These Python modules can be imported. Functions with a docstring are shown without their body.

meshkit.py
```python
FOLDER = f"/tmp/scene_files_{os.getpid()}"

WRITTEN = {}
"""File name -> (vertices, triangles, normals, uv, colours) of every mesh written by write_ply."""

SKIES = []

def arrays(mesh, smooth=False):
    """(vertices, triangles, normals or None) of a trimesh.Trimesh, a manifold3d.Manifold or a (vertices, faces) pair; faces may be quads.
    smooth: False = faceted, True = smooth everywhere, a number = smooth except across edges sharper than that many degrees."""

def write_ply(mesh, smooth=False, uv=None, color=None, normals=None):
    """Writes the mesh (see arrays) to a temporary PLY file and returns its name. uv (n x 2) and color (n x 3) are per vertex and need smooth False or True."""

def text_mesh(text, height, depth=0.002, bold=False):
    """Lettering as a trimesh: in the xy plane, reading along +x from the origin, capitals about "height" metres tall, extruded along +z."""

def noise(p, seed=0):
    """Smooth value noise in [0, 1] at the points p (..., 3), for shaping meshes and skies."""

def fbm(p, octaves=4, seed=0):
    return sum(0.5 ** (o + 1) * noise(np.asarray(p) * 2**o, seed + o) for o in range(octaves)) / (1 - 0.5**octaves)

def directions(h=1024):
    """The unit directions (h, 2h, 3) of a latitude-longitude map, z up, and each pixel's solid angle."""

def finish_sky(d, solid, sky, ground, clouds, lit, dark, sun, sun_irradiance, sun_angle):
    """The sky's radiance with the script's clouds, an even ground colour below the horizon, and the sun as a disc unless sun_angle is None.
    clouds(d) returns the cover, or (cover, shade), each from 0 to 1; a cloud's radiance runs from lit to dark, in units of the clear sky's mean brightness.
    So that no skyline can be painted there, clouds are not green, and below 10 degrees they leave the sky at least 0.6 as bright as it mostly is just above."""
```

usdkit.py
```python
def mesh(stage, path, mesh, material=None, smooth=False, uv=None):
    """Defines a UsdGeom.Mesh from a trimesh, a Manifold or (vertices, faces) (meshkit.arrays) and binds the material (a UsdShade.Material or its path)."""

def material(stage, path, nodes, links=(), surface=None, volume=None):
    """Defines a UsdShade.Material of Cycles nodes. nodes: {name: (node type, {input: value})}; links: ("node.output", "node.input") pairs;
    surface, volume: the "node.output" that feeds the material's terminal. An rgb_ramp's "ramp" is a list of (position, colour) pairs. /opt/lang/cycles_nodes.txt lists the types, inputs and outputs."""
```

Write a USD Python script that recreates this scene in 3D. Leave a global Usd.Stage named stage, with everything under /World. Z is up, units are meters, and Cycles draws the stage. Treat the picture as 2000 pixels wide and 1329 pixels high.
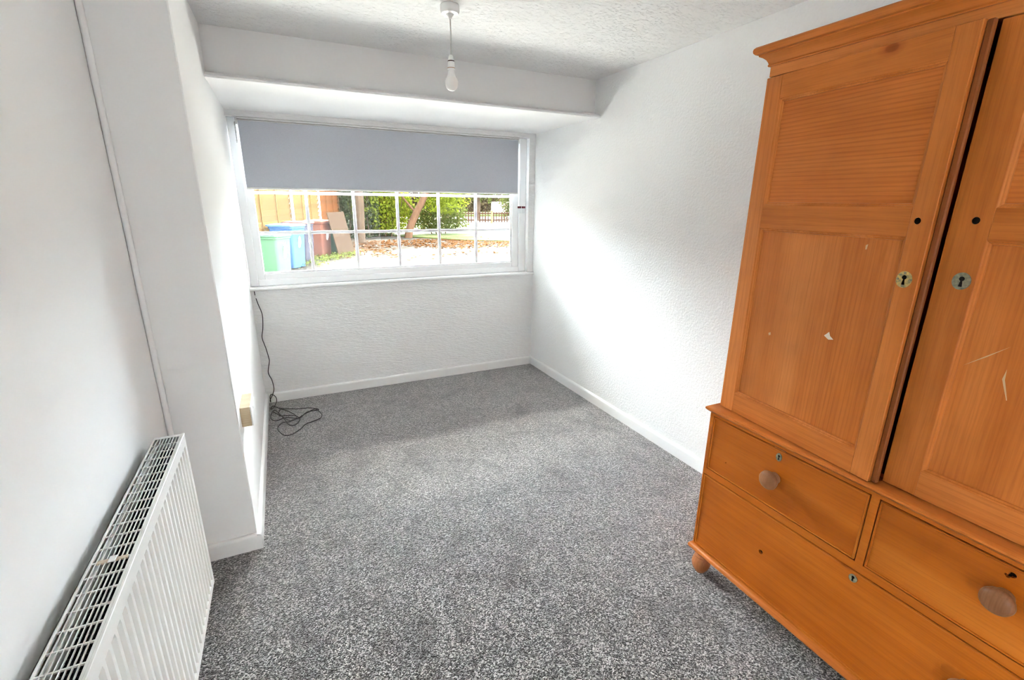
import math, random
import numpy as np, trimesh
import manifold3d as m3
from shapely.geometry import Polygon, Point, box as sbox
from pxr import Usd, UsdGeom, UsdLux, UsdShade, Gf, Sdf
import usdkit, meshkit

stage = Usd.Stage.CreateInMemory()
UsdGeom.SetStageUpAxis(stage, 'Z'); UsdGeom.SetStageMetersPerUnit(stage, 1.0)
UsdGeom.Xform.Define(stage, '/World'); UsdGeom.Scope.Define(stage, '/World/Looks')
random.seed(4); rng = np.random.default_rng(4)

# ------------------------------------------------------------------ camera
F_PX, YAW, PITCH, ROLL, CAM_H = 916.966, 0.45048, 0.28315, 0.0101, 1.5546
EXPOSURE = 1.95
cam = UsdGeom.Camera.Define(stage, '/World/camera')
sy_, cy_, sp_, cp_ = math.sin(YAW), math.cos(YAW), math.sin(PITCH), math.cos(PITCH)
fwd = np.array([sy_*cp_, cy_*cp_, -sp_]); rgt = np.array([cy_, -sy_, 0.0]); up = np.cross(rgt, fwd)
c_, s_ = math.cos(ROLL), math.sin(ROLL)
rgt, up = c_*rgt + s_*up, -s_*rgt + c_*up
cam.AddTransformOp().Set(Gf.Matrix4d(*rgt, 0, *up, 0, *(-fwd), 0, 0, 0, CAM_H, 1))
cam.CreateHorizontalApertureAttr(36.0); cam.CreateFocalLengthAttr(F_PX*36/2000)
cam.CreateFStopAttr(0.0); cam.CreateExposureAttr(EXPOSURE); cam.CreateClippingRangeAttr(Gf.Vec2f(0.03, 500))

# ------------------------------------------------------------------ sky and sun
SKY, SUN = 13.5, 17.0
skymat = usdkit.material(stage, '/World/Looks/sky', {
    'tc': ('texture_coordinate', {}), 'mp': ('mapping', {'scale': (1.6, 1.6, 4.0)}),
    'n': ('noise_texture', {'scale': 1.6, 'detail': 6.0, 'roughness': 0.55}),
    'r': ('rgb_ramp', {'ramp': [(0.32, (0.62, 0.80, 1.0)), (0.55, (1.0, 1.0, 1.0)), (1.0, (0.97, 0.98, 1.0))]}),
    'b': ('background_shader', {'strength': SKY})},
    [('tc.generated', 'mp.vector'), ('mp.vector', 'n.vector'), ('n.fac', 'r.fac'), ('r.color', 'b.color')], surface='b.background')
dome = UsdLux.DomeLight.Define(stage, '/World/sky'); dome.CreateIntensityAttr(1.0)
UsdShade.MaterialBindingAPI.Apply(dome.GetPrim()).Bind(skymat)
sun = UsdLux.DistantLight.Define(stage, '/World/sun')
sun.CreateIntensityAttr(SUN); sun.CreateNormalizeAttr(True); sun.CreateAngleAttr(34.0); sun.CreateColorAttr(Gf.Vec3f(1.0, 0.965, 0.91))
sd = np.array([-0.20, 0.53, 0.84]); sd /= np.linalg.norm(sd)          # towards the sun
sx_ = np.cross([0, 0, 1.0], sd); sx_ /= np.linalg.norm(sx_); su_ = np.cross(sd, sx_)
sun.AddTransformOp().Set(Gf.Matrix4d(*sx_, 0, *su_, 0, *sd, 0, 0, 0, 20, 1))

# ------------------------------------------------------------------ helpers
used = set()
def numbered(path):
    p, k = path, 0
    while p in used:
        k += 1; p = '%s_%03d' % (path, k)
    used.add(p); return p
def tag(o, label=None, category=None, group=None, kind=None):
    for k, v in (('label', label), ('category', category), ('group', group), ('kind', kind)):
        if v: o.SetCustomDataByKey(k, v)
    return o
def pth(parent): return '/World' if parent is None else str(parent.GetPath())
def obj(name, mesh, mat, parent=None, smooth=False, **kw):
    path = numbered(pth(parent) + '/' + name)
    o = usdkit.mesh(stage, path, mesh, mat, smooth=smooth).GetPrim()
    return tag(o, **kw)
def thing(name, label, category, loc=(0, 0, 0), rz=0.0, group=None, kind=None, parent=None):
    x = UsdGeom.Xform.Define(stage, numbered(pth(parent) + '/' + name))
    x.AddTranslateOp().Set(Gf.Vec3d(*map(float, loc)))
    if rz: x.AddRotateZOp().Set(float(rz))
    return tag(x.GetPrim(), label, category, group, kind)
def spin(o, loc, rz):
    x = UsdGeom.Xformable(o); x.AddTranslateOp().Set(Gf.Vec3d(*map(float, loc))); x.AddRotateZOp().Set(float(rz)); return o
def bx(x0, x1, y0, y1, z0, z1):
    m = trimesh.creation.box([x1-x0, y1-y0, z1-z0]); m.apply_translation([(x0+x1)/2, (y0+y1)/2, (z0+z1)/2]); return m
def cbx(x0, x1, y0, y1, z0, z1, c=0.003):
    lo, hi = np.array([x0, y0, z0]), np.array([x1, y1, z1]); pts = []
    for i in np.ndindex(2, 2, 2):
        p = np.where(i, hi, lo); s = np.where(i, -1, 1)*c
        for k in range(3):
            q = p + s; q[k] = p[k]; pts.append(q)
    m = trimesh.Trimesh(*[np.array(a) for a in (pts, [[0, 1, 2]])], process=False).convex_hull
    return m
def cat(*ms): return trimesh.util.concatenate([m for m in ms if m is not None])
def lathe(prof, n=32): return trimesh.creation.revolve(np.array(prof, float), sections=n)
def turned(m, axis):      # a lathe around z turned so that its top points along axis
    return m.copy().apply_transform(trimesh.geometry.align_vectors([0, 0, 1], axis)) if True else m
def at(m, x, y, z): m = m.copy(); m.apply_translation([x, y, z]); return m
def tube(pts, r, n=8, caps=True):
    pts = np.asarray(pts, float); N = len(pts); r = np.full(N, r) if np.ndim(r) == 0 else np.asarray(r, float)
    t = np.gradient(pts, axis=0); t /= np.linalg.norm(t, axis=1)[:, None]
    a = np.cross(t[0], [0.3, 0.2, 0.93]); a /= np.linalg.norm(a); V = []
    for i in range(N):
        a = a - t[i]*(a@t[i]); a /= np.linalg.norm(a); b = np.cross(t[i], a)
        for k in range(n):
            w = 2*math.pi*k/n; V.append(pts[i] + r[i]*(math.cos(w)*a + math.sin(w)*b))
    Fc = []
    for i in range(N-1):
        for k in range(n):
            p, q, s, u = i*n+k, i*n+(k+1) % n, (i+1)*n+(k+1) % n, (i+1)*n+k
            Fc += [[p, q, s], [p, s, u]]
    if caps:
        V += [pts[0], pts[-1]]
        for k in range(n):
            Fc += [[N*n, (k+1) % n, k], [N*n+1, (N-1)*n+k, (N-1)*n+(k+1) % n]]
    return trimesh.Trimesh(np.array(V), np.array(Fc), process=False)
def spline(P, k=8):
    P = np.asarray(P, float); Q = np.vstack([2*P[0]-P[1], P, 2*P[-1]-P[-2]]); out = []
    for i in range(1, len(Q)-2):
        for t in np.arange(k)/k:
            a, b, c, d = Q[i-1:i+3]
            out.append(.5*((2*b) + (c-a)*t + (2*a-5*b+4*c-d)*t*t + (3*b-a-3*c+d)*t**3))
    return np.array(out + [P[-1]])
def rings(loops, close=True):      # loops of equal length lofted, first and last capped
    L = [np.asarray(l, float) for l in loops]; n = len(L[0]); V = np.vstack(L); Fc = []
    for i in range(len(L)-1):
        for k in range(n):
            a, b, c, d = i*n+k, i*n+(k+1) % n, (i+1)*n+(k+1) % n, (i+1)*n+k
            Fc += [[a, b, c], [a, c, d]]
    if close:
        for k in range(1, n-1): Fc += [[0, k+1, k], [(len(L)-1)*n, (len(L)-1)*n+k, (len(L)-1)*n+k+1]]
    return trimesh.Trimesh(V, np.array(Fc), process=False)
def skirt_profile(x0, x1, yf, yb, prof):   # three sided moulding: (projection, z) round left, front, right
    return rings([[(x0-p, yb, z), (x0-p, yf-p, z), (x1+p, yf-p, z), (x1+p, yb, z)] for p, z in prof])
def man(m): return m3.Manifold(m3.Mesh(np.asarray(m.vertices, np.float32), np.asarray(m.faces, np.uint32)))
def tri(M):
    k = M.to_mesh(); return trimesh.Trimesh(np.array(k.vert_properties[:, :3]), np.array(k.tri_verts), process=False)
def extrude(poly, axis, a, b):
    """A polygon in the plane across the axis, extruded from a to b. axis x: (y, z); axis y: (x, z); axis z: (x, y)."""
    parts = [trimesh.creation.extrude_polygon(g, b-a, engine='earcut') for g in getattr(poly, 'geoms', [poly])]
    m = cat(*parts); v = m.vertices.copy()
    if axis == 'z': m.vertices = v + [0, 0, a]
    elif axis == 'y': m.vertices = np.stack([v[:, 0], b - v[:, 2], v[:, 1]], 1)
    else: m.vertices = np.stack([v[:, 2] + a, v[:, 0], v[:, 1]], 1)
    return m

# ------------------------------------------------------------------ materials
LK = '/World/Looks/'
def plain(name, col, rough=0.5, spec=0.5, metal=0.0, **kw):
    return usdkit.material(stage, LK+name, {'p': ('principled_bsdf', {'base_color': col, 'roughness': rough, 'specular_ior_level': spec, 'metallic': metal, **kw})}, [], surface='p.BSDF')
def relief(name, col, rough, scale, stretch, strength, dist=0.002, detail=3.0, coltwo=None, spec=0.3):
    two = coltwo or col
    return usdkit.material(stage, LK+name, {
        'g': ('geometry', {}), 'm': ('mapping', {'scale': stretch}), 'n': ('noise_texture', {'scale': scale, 'detail': detail, 'roughness': 0.55}),
        'r': ('rgb_ramp', {'ramp': [(0.3, two), (0.7, col)]}),
        'b': ('bump', {'strength': strength, 'distance': dist}), 'p': ('principled_bsdf', {'roughness': rough, 'specular_ior_level': spec})},
        [('g.position', 'm.vector'), ('m.vector', 'n.vector'), ('n.fac', 'b.height'), ('n.fac', 'r.fac'), ('r.color', 'p.base_color'), ('b.normal', 'p.normal')], surface='p.BSDF')
WHITE = (0.872, 0.867, 0.858)
M = {}
M['smooth_wall'] = relief('smooth_wall', WHITE, 0.7, 40, (1, 1, 1), 0.08, 0.001)
M['orange_peel'] = relief('orange_peel_wall', WHITE, 0.65, 70, (1, 1, 1), 0.7, 0.005, 2.0)
M['woodchip'] = relief('anaglypta_wall', WHITE, 0.65, 22, (1.0, 1.0, 5.0), 0.9, 0.006, 3.0)
M['ceiling'] = usdkit.material(stage, LK+'textured_ceiling', {
    'g': ('geometry', {}), 'm': ('mapping', {'scale': (1.0, 4.5, 1.0)}), 'n': ('noise_texture', {'scale': 46.0, 'detail': 2.0, 'roughness': 0.5}),
    'r': ('rgb_ramp', {'ramp': [(0.28, (0, 0, 0)), (0.42, (1, 1, 1)), (1.0, (1, 1, 1))]}),
    'b': ('bump', {'strength': 0.9, 'distance': 0.005}), 'p': ('principled_bsdf', {'base_color': WHITE, 'roughness': 0.75, 'specular_ior_level': 0.2})},
    [('g.position', 'm.vector'), ('m.vector', 'n.vector'), ('n.fac', 'r.fac'), ('r.color', 'b.height'), ('b.normal', 'p.normal')], surface='p.BSDF')
M['gloss_white'] = plain('gloss_white_paint', (0.89, 0.885, 0.87), 0.3)
M['upvc'] = plain('white_upvc', (0.92, 0.925, 0.93), 0.3)
M['radiator'] = plain('radiator_enamel', (0.80, 0.785, 0.755), 0.3)
M['rad_shade'] = plain('radiator_depth_shade', (0.03, 0.037, 0.048), 0.6)  # near black: shade deep between the fins put into their colour
M['plastic'] = plain('white_plastic', (0.80, 0.79, 0.77), 0.35)
M['bulb'] = plain('frosted_bulb', (0.86, 0.84, 0.80), 0.25, subsurface_weight=0.3, subsurface_radius=(0.02, 0.02, 0.02))
M['flex'] = plain('flex_grey_white', (0.52, 0.51, 0.49), 0.5)
M['brown_ring'] = plain('dark_brown_band', (0.06, 0.02, 0.015), 0.5)
M['tan_ring'] = plain('tan_band', (0.42, 0.27, 0.17), 0.5)
M['cable'] = plain('dark_cable', (0.045, 0.034, 0.034), 0.45)
M['pink'] = plain('label_red', (0.16, 0.02, 0.04), 0.5)
M['paper'] = plain('label_paper', (0.80, 0.82, 0.84), 0.5)
M['beige'] = plain('beige_clip', (0.62, 0.50, 0.37), 0.5)
M['black'] = plain('black_void', (0.012, 0.010, 0.008), 0.9, 0.1)  # flat black: shade inside holes and drawer gaps, own colour of bin wheels
M['glass'] = usdkit.material(stage, LK+'window_glass', {
    'f': ('fresnel', {'IOR': 1.45}), 't': ('transparent_bsdf', {'color': (0.96, 0.98, 0.97)}), 'g': ('glossy_bsdf', {'roughness': 0.0, 'color': (1, 1, 1)}), 'x': ('mix_closure', {})},
    [('f.fac', 'x.fac'), ('t.BSDF', 'x.closure1'), ('g.BSDF', 'x.closure2')], surface='x.closure')
M['blind'] = usdkit.material(stage, LK+'blind_cloth', {
    'g': ('geometry', {}), 'm': ('mapping', {'scale': (1.0, 1.0, 4.0)}), 'n': ('noise_texture', {'scale': 160.0, 'detail': 3.0}),
    'r': ('rgb_ramp', {'ramp': [(0.3, (0.49, 0.505, 0.555)), (0.7, (0.54, 0.555, 0.605))]}), 'b': ('bump', {'strength': 0.15, 'distance': 0.001}),
    'p': ('principled_bsdf', {'roughness': 0.8, 'specular_ior_level': 0.2})},
    [('g.position', 'm.vector'), ('m.vector', 'n.vector'), ('n.fac', 'r.fac'), ('r.color', 'p.base_color'), ('n.fac', 'b.height'), ('b.normal', 'p.normal')], surface='p.BSDF')
# carpet: flecked twist pile, each tuft its own tone, shading of leaning pile painted in as patches
M['carpet'] = usdkit.material(stage, LK+'flecked_carpet', {
    'g': ('geometry', {}),
    'v': ('voronoi_texture', {'scale': 240.0, 'feature': 'f1'}), 'sx': ('separate_xyz', {}),
    'r': ('rgb_ramp', {'ramp': [(0.0, (0.014, 0.013, 0.013)), (0.34, (0.022, 0.020, 0.020)), (0.54, (0.15, 0.14, 0.138)), (0.78, (0.45, 0.435, 0.428)), (1.0, (0.84, 0.82, 0.80))]}),
    'n': ('noise_texture', {'scale': 5.5, 'detail': 4.0, 'roughness': 0.6, 'distortion': 0.6}),
    'nr': ('rgb_ramp', {'ramp': [(0.32, (0.55, 0.55, 0.56)), (0.50, (0.97, 0.97, 0.97)), (1.0, (1.08, 1.08, 1.07))]}),
    'mx': ('mix', {'mix_type': 'multiply', 'fac': 1.0}),
    'hm': ('math', {'math_type': 'subtract', 'value1': 1.0}),
    'b': ('bump', {'strength': 0.75, 'distance': 0.006}),
    'p': ('principled_bsdf', {'roughness': 0.95, 'specular_ior_level': 0.1, 'sheen_weight': 1.0, 'sheen_roughness': 0.42, 'sheen_tint': (0.9, 0.88, 0.86)})},
    [('g.position', 'v.vector'), ('v.color', 'sx.vector'), ('sx.x', 'r.fac'), ('g.position', 'n.vector'), ('n.fac', 'nr.fac'),
     ('r.color', 'mx.color1'), ('nr.color', 'mx.color2'), ('mx.color', 'p.base_color'), ('v.distance', 'hm.value2'), ('hm.value', 'b.height'), ('b.normal', 'p.normal')], surface='p.BSDF')
def wood(name, axis, dark, mid, light, lines=34.0, amount=0.55, rough=0.38, knots=True, shift=(0, 0, 0)):
    """Pine along one axis of the thing's own space: broad tones, growth rings, pores and a few knots."""
    along = {'x': (0.10, 1.0, 1.0), 'z': (1.0, 1.0, 0.10)}[axis]
    fine = {'x': (2.0, 60.0, 60.0), 'z': (60.0, 60.0, 2.0)}[axis]
    return usdkit.material(stage, LK+name, {
        'tc': ('texture_coordinate', {}), 'oi': ('object_info', {}),
        'of': ('combine_xyz', {'x': 3.1, 'y': 7.7, 'z': 5.3}), 'os': ('vector_math', {'math_type': 'scale'}), 'ad': ('vector_math', {'math_type': 'add'}),
        'm1': ('mapping', {'scale': along, 'location': shift}), 'm2': ('mapping', {'scale': fine}),
        'broad': ('noise_texture', {'scale': 7.0, 'detail': 3.0, 'roughness': 0.5, 'distortion': 0.4}),
        'rw': ('wave_texture', {'wave_type': 'bands', 'bands_direction': 'x' if axis == 'z' else 'z', 'scale': lines, 'distortion': 9.0, 'detail': 2.0, 'detail_scale': 0.22, 'detail_roughness': 0.5}),
        'pore': ('noise_texture', {'scale': 5.0, 'detail': 2.0}),
        'patch': ('noise_texture', {'scale': 3.0, 'detail': 3.0, 'roughness': 0.6}),
        'c1': ('rgb_ramp', {'ramp': [(0.30, dark), (0.5, mid), (0.72, light)]}),
        'c2': ('rgb_ramp', {'ramp': [(0.0, (0.74, 0.66, 0.56)), (0.45, (1, 1, 1)), (1.0, (1.04, 1.04, 1.04))]}),
        'c3': ('rgb_ramp', {'ramp': [(0.30, (0.86, 0.83, 0.80)), (0.55, (1, 1, 1))]}),
        'c4': ('rgb_ramp', {'ramp': [(0.3, (0.88, 0.86, 0.86)), (0.65, (1.08, 1.09, 1.10))]}),
        'x1': ('mix', {'mix_type': 'multiply'}), 'am': ('map_range', {'from_min': 0.35, 'from_max': 0.68, 'to_min': 0.05, 'to_max': amount, 'clamp': True}), 'wob': ('noise_texture', {'scale': 2.2, 'detail': 2.0}), 'x2': ('mix', {'mix_type': 'multiply', 'fac': 0.8}), 'x4': ('mix', {'mix_type': 'multiply', 'fac': 0.9}),
        'kv': ('voronoi_texture', {'scale': 3.6}), 'km': ('mapping', {'scale': {'x': (0.6, 1, 1), 'z': (1, 1, 0.6)}[axis]}),
        'kr': ('rgb_ramp', {'ramp': [(0.0, (0.30, 0.16, 0.09)), (0.030, (0.42, 0.24, 0.15)), (0.045, (0.8, 0.68, 0.58)), (0.085, (1, 1, 1))]}),
        'x3': ('mix', {'mix_type': 'multiply', 'fac': 0.8 if knots else 0.0}),
        'b': ('bump', {'strength': 0.10, 'distance': 0.001}),
        'p': ('principled_bsdf', {'roughness': rough, 'specular_ior_level': 0.18})},
        [('of.vector', 'os.vector1'), ('oi.random', 'os.scale'), ('tc.object', 'ad.vector1'), ('os.vector', 'ad.vector2'),
         ('ad.vector', 'm1.vector'), ('ad.vector', 'm2.vector'), ('ad.vector', 'km.vector'), ('ad.vector', 'patch.vector'), ('m1.vector', 'broad.vector'), ('m1.vector', 'rw.vector'), ('m2.vector', 'pore.vector'), ('km.vector', 'kv.vector'),
         ('m1.vector', 'wob.vector'), ('wob.fac', 'am.value'), ('am.result', 'x1.fac'), ('broad.fac', 'c1.fac'), ('rw.fac', 'c2.fac'), ('pore.fac', 'c3.fac'), ('patch.fac', 'c4.fac'), ('kv.distance', 'kr.fac'),
         ('c1.color', 'x1.color1'), ('c2.color', 'x1.color2'), ('x1.color', 'x2.color1'), ('c3.color', 'x2.color2'), ('x2.color', 'x4.color1'), ('c4.color', 'x4.color2'), ('x4.color', 'x3.color1'), ('kr.color', 'x3.color2'),
         ('x3.color', 'p.base_color'), ('pore.fac', 'b.height'), ('b.normal', 'p.normal')], surface='p.BSDF')
D, MD, LT = (0.4838, 0.1317, 0.0202), (0.5914, 0.1747, 0.0323), (0.6720, 0.2258, 0.0538)
M['pine_v'] = wood('pine_upright', 'z', D, MD, LT, 16, 0.35, knots=False)
M['pine_h'] = wood('pine_across', 'x', D, MD, LT, 16, 0.40)
M['pine_panel_v'] = wood('pine_panel_upright', 'z', (0.4651, 0.1204, 0.0192), (0.5882, 0.1724, 0.0328), (0.6840, 0.2353, 0.0575), 26, 0.55, knots=False)
M['pine_panel_h'] = wood('pine_panel_across', 'x', (0.4651, 0.1163, 0.0178), (0.5882, 0.1642, 0.0301), (0.6703, 0.2189, 0.0492), 26, 0.5)
M['pine_drawer'] = wood('pine_drawer_front', 'x', (0.4032, 0.0932, 0.0063), (0.4914, 0.1235, 0.0101), (0.5796, 0.1714, 0.0202), 9, 0.35)
M['pine_edge'] = wood('pine_dark_edge', 'z', (0.20, 0.055, 0.012), (0.30, 0.085, 0.020), (0.38, 0.12, 0.03), 20, 0.4, knots=False)
M['pine_turned'] = wood('pine_turned', 'z', (0.27, 0.085, 0.028), (0.40, 0.145, 0.055), (0.50, 0.20, 0.085), 24, 0.4, 0.25, knots=False)
M['knob_wood'] = wood('pine_knob', 'z', (0.16, 0.06, 0.025), (0.27, 0.115, 0.050), (0.38, 0.18, 0.085), 30, 0.4, 0.3, knots=False)
M['block_wood'] = wood('pale_softwood', 'x', (0.50, 0.38, 0.22), (0.62, 0.50, 0.33), (0.70, 0.60, 0.43), 34, 0.5, 0.6, knots=False)
M['brass'] = relief('tarnished_brass', (0.66, 0.42, 0.10), 0.42, 110, (1, 1, 1), 0.1, coltwo=(0.13, 0.15, 0.09), spec=0.6)
M['old_metal'] = relief('dull_grey_brass', (0.30, 0.27, 0.17), 0.5, 120, (1, 1, 1), 0.1, coltwo=(0.13, 0.12, 0.08), spec=0.6)
M['scratch'] = plain('bare_pale_wood', (0.62, 0.40, 0.22), 0.7)
M['chip'] = plain('white_chip', (0.80, 0.70, 0.58), 0.7)

# ------------------------------------------------------------------ the room
XL1, XL2, XR = -0.506, -0.256, 2.141        # left wall, wall of the window bay, right wall
YR, YB, YREAR = 2.164, 3.984, -2.4         # face of the return, window wall, rear wall
ZC, ZB, YL, YF = 2.40, 2.146, 3.013, 3.095  # ceiling, dropped ceiling, its lip, its face
S = dict(kind='structure')
obj('floor', bx(XL1-.2, XR+.2, YREAR-.1, YB+.1, -.12, 0), M['carpet'], label='grey flecked twist pile carpet covering the room floor', category='carpet', **S)
obj('ceiling', bx(XL1-.2, XR+.25, YREAR-.2, YB+.3, ZC, ZC+.25), M['ceiling'], label='white textured ceiling with fine dashes', category='ceiling', **S)
dropc = obj('ceiling_bulkhead', cat(cbx(XL2-.1, XR+.05, YF, YB+.08, ZB+.004, ZC+.05, .002)), M['smooth_wall'], label='white dropped ceiling boxed in above the window bay', category='bulkhead', **S)
obj('edge_lip', extrude(Polygon([(YF+.01, ZB), (YL+.006, ZB), (YL, ZB+.006), (YL, ZB+.012), (YL+.02, ZB+.026), (YF+.01, ZB+.03)]), 'x', XL2-.05, XR+.05), M['smooth_wall'], dropc)
DY0, DY1, DZ = -2.3, -1.32, 2.12  # opening for the added door that lets fill daylight in
obj('wall_left', cat(bx(XL1-.2, XL1, DY1, YR+.2, -.1, ZC+.05), bx(XL1-.2, XL1, YREAR-.2, DY0, -.1, ZC+.05), bx(XL1-.2, XL1, DY0, DY1, DZ, ZC+.05)), M['smooth_wall'], label='smooth white wall behind the radiator', category='wall', **S)
obj('wall_bay', cbx(XL1-.2, XL2, YR, YB+.3, -.1, ZC+.05, .004), M['smooth_wall'], label='white projecting wall between the radiator and the window', category='wall', **S)
obj('wall_right', bx(XR, XR+.25, YREAR-.2, YB+.3, -.1, ZC+.05), M['orange_peel'], label='white stippled wall behind the wardrobe', category='wall', **S)
obj('wall_window', cat(bx(XL2-.1, XR+.1, YB, YB+.2, -.1, .905), bx(XL2-.1, XR+.1, YB, YB+.2, 2.112, ZC+.05), bx(2.080, XR+.1, YB, YB+.2, .905, 2.112)), M['woodchip'], label='white woodchip papered wall below and around the window', category='wall', **S)
obj('trim_1', cat(tube([(XL1+.010, YR-.010, .08), (XL1+.010, YR-.010, 1.2), (XL1+.010, YR-.010, ZC)], .0105, 10)), M['smooth_wall'], smooth=40, label='painted half round strip running up the corner behind the radiator', category='trim', **S)
def board(name, p0, p1, nrm, label):        # skirting with a rounded top edge: its profile swept from p0 to p1
    h, t = .0795, .018
    prof = [(0, 0), (t, 0), (t, h-.017), (t-.0012, h-.0095), (t-.0045, h-.0035), (t-.0095, h-.0005), (0, h)]
    loops = [[(p[0]+nrm[0]*a, p[1]+nrm[1]*a, z) for a, z in prof] for p in (p0, p1)]
    m = rings(loops); m.fix_normals()
    return obj(name, m, M['gloss_white'], smooth=35, label=label, category='skirting board', **S)
board('baseboard_back', (XL2, YB), (XR, YB), (0, -1), 'white skirting board under the window')
board('baseboard_right', (XR, YB), (XR, YREAR), (-1, 0), 'white skirting board along the stippled right wall')
board('baseboard_bay', (XL2, YR-.016), (XL2, YB), (1, 0), 'white skirting board below the wooden block')
board('baseboard_return', (XL1, YR), (XL2+.018, YR), (0, -1), 'short white skirting board beyond the radiator')
board('baseboard_left', (XL1, DY1), (XL1, YR), (1, 0), 'white skirting board under the radiator')
# rear wall, and an added, unseen glazed door in the left wall behind the camera for fill daylight
obj('wall_rear', bx(XL1-.2, XR+.25, YREAR-.2, YREAR, -.1, ZC+.05), M['smooth_wall'], label='plain white wall behind the viewpoint', category='wall', **S)
d1 = thing('door_1', 'added white glazed door in the left wall behind the viewpoint, for fill daylight', 'door', kind='structure')
fx0, fx1 = XL1-.16, XL1-.09
obj('door_frame', cat(bx(fx0, fx1, DY0, DY1, DZ-.06, DZ), bx(fx0, fx1, DY0, DY1, 0, .06), bx(fx0, fx1, DY0, DY0+.06, .06, DZ-.06), bx(fx0, fx1, DY1-.06, DY1, .06, DZ-.06)), M['upvc'], d1)
obj('pane', bx(XL1-.128, XL1-.122, DY0+.06, DY1-.06, .06, DZ-.06), M['glass'], d1)

# ------------------------------------------------------------------ the window
w1 = thing('window_1', 'wide white window divided by glazing bars into small panes', 'window', kind='structure')
WX0, WX1, WZ0, WZ1 = XL2+.004, 2.080, .928, 2.112
GX = [-.145, .204, .551, .897, 1.250, 1.594, 1.931]; GZ = [1.030, 1.322, 1.614, 1.83, 2.045]
def frame_rect(x0, x1, z0, z1, wl, wr, wb, wt, y0, y1, c=.004):
    return cat(cbx(x0, x0+wl, y0, y1, z0, z1, c), cbx(x1-wr, x1, y0, y1, z0, z1, c), cbx(x0+wl-.001, x1-wr+.001, y0, y1, z0, z0+wb, c), cbx(x0+wl-.001, x1-wr+.001, y0, y1, z1-wt, z1, c))
obj('window_frame', frame_rect(WX0, WX1, WZ0, WZ1, .056, .072, .050, .035, 4.032, 4.110), M['upvc'], w1)
obj('sash', frame_rect(WX0+.052, WX1-.068, WZ0+.046, WZ1-.030, .052, .070, .046, .036, 4.044, 4.100), M['upvc'], w1)
obj('glazing_bead', frame_rect(GX[0]-.012, GX[-1]+.012, GZ[0]-.012, GZ[-1]+.012, .013, .013, .013, .013, 4.052, 4.066, .003), M['upvc'], w1)
for x in GX[1:-1]: obj('glazing_bar', cbx(x-.0115, x+.0115, 4.060, 4.082, GZ[0], GZ[-1], .003), M['upvc'], w1)
for z in GZ[1:-1]: obj('glazing_bar', cbx(GX[0], GX[-1], 4.0615, 4.0805, z-.0115, z+.0115, .003), M['upvc'], w1)
for i in range(6):
    for j in range(4):
        obj('pane', bx(GX[i]+(.010 if i else 0), GX[i+1]-(.010 if i < 5 else 0), 4.068, 4.073, GZ[j]+(.010 if j else 0), GZ[j+1]-(.010 if j < 3 else 0)), M['glass'], w1)
sill = [(4.045, .904), (3.966, .904), (3.9615, .907), (3.959, .914), (3.960, .922), (3.9645, .927), (3.970, .928), (4.045, .928)]
obj('window_sill', extrude(Polygon(sill), 'x', XL2, XR), M['gloss_white'], w1, smooth=35)
obj('exterior_sill', extrude(Polygon([(4.08, .95), (4.30, .915), (4.30, .89), (4.08, .90)]), 'x', XL2-.1, XR+.1), M['upvc'], w1)

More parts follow.
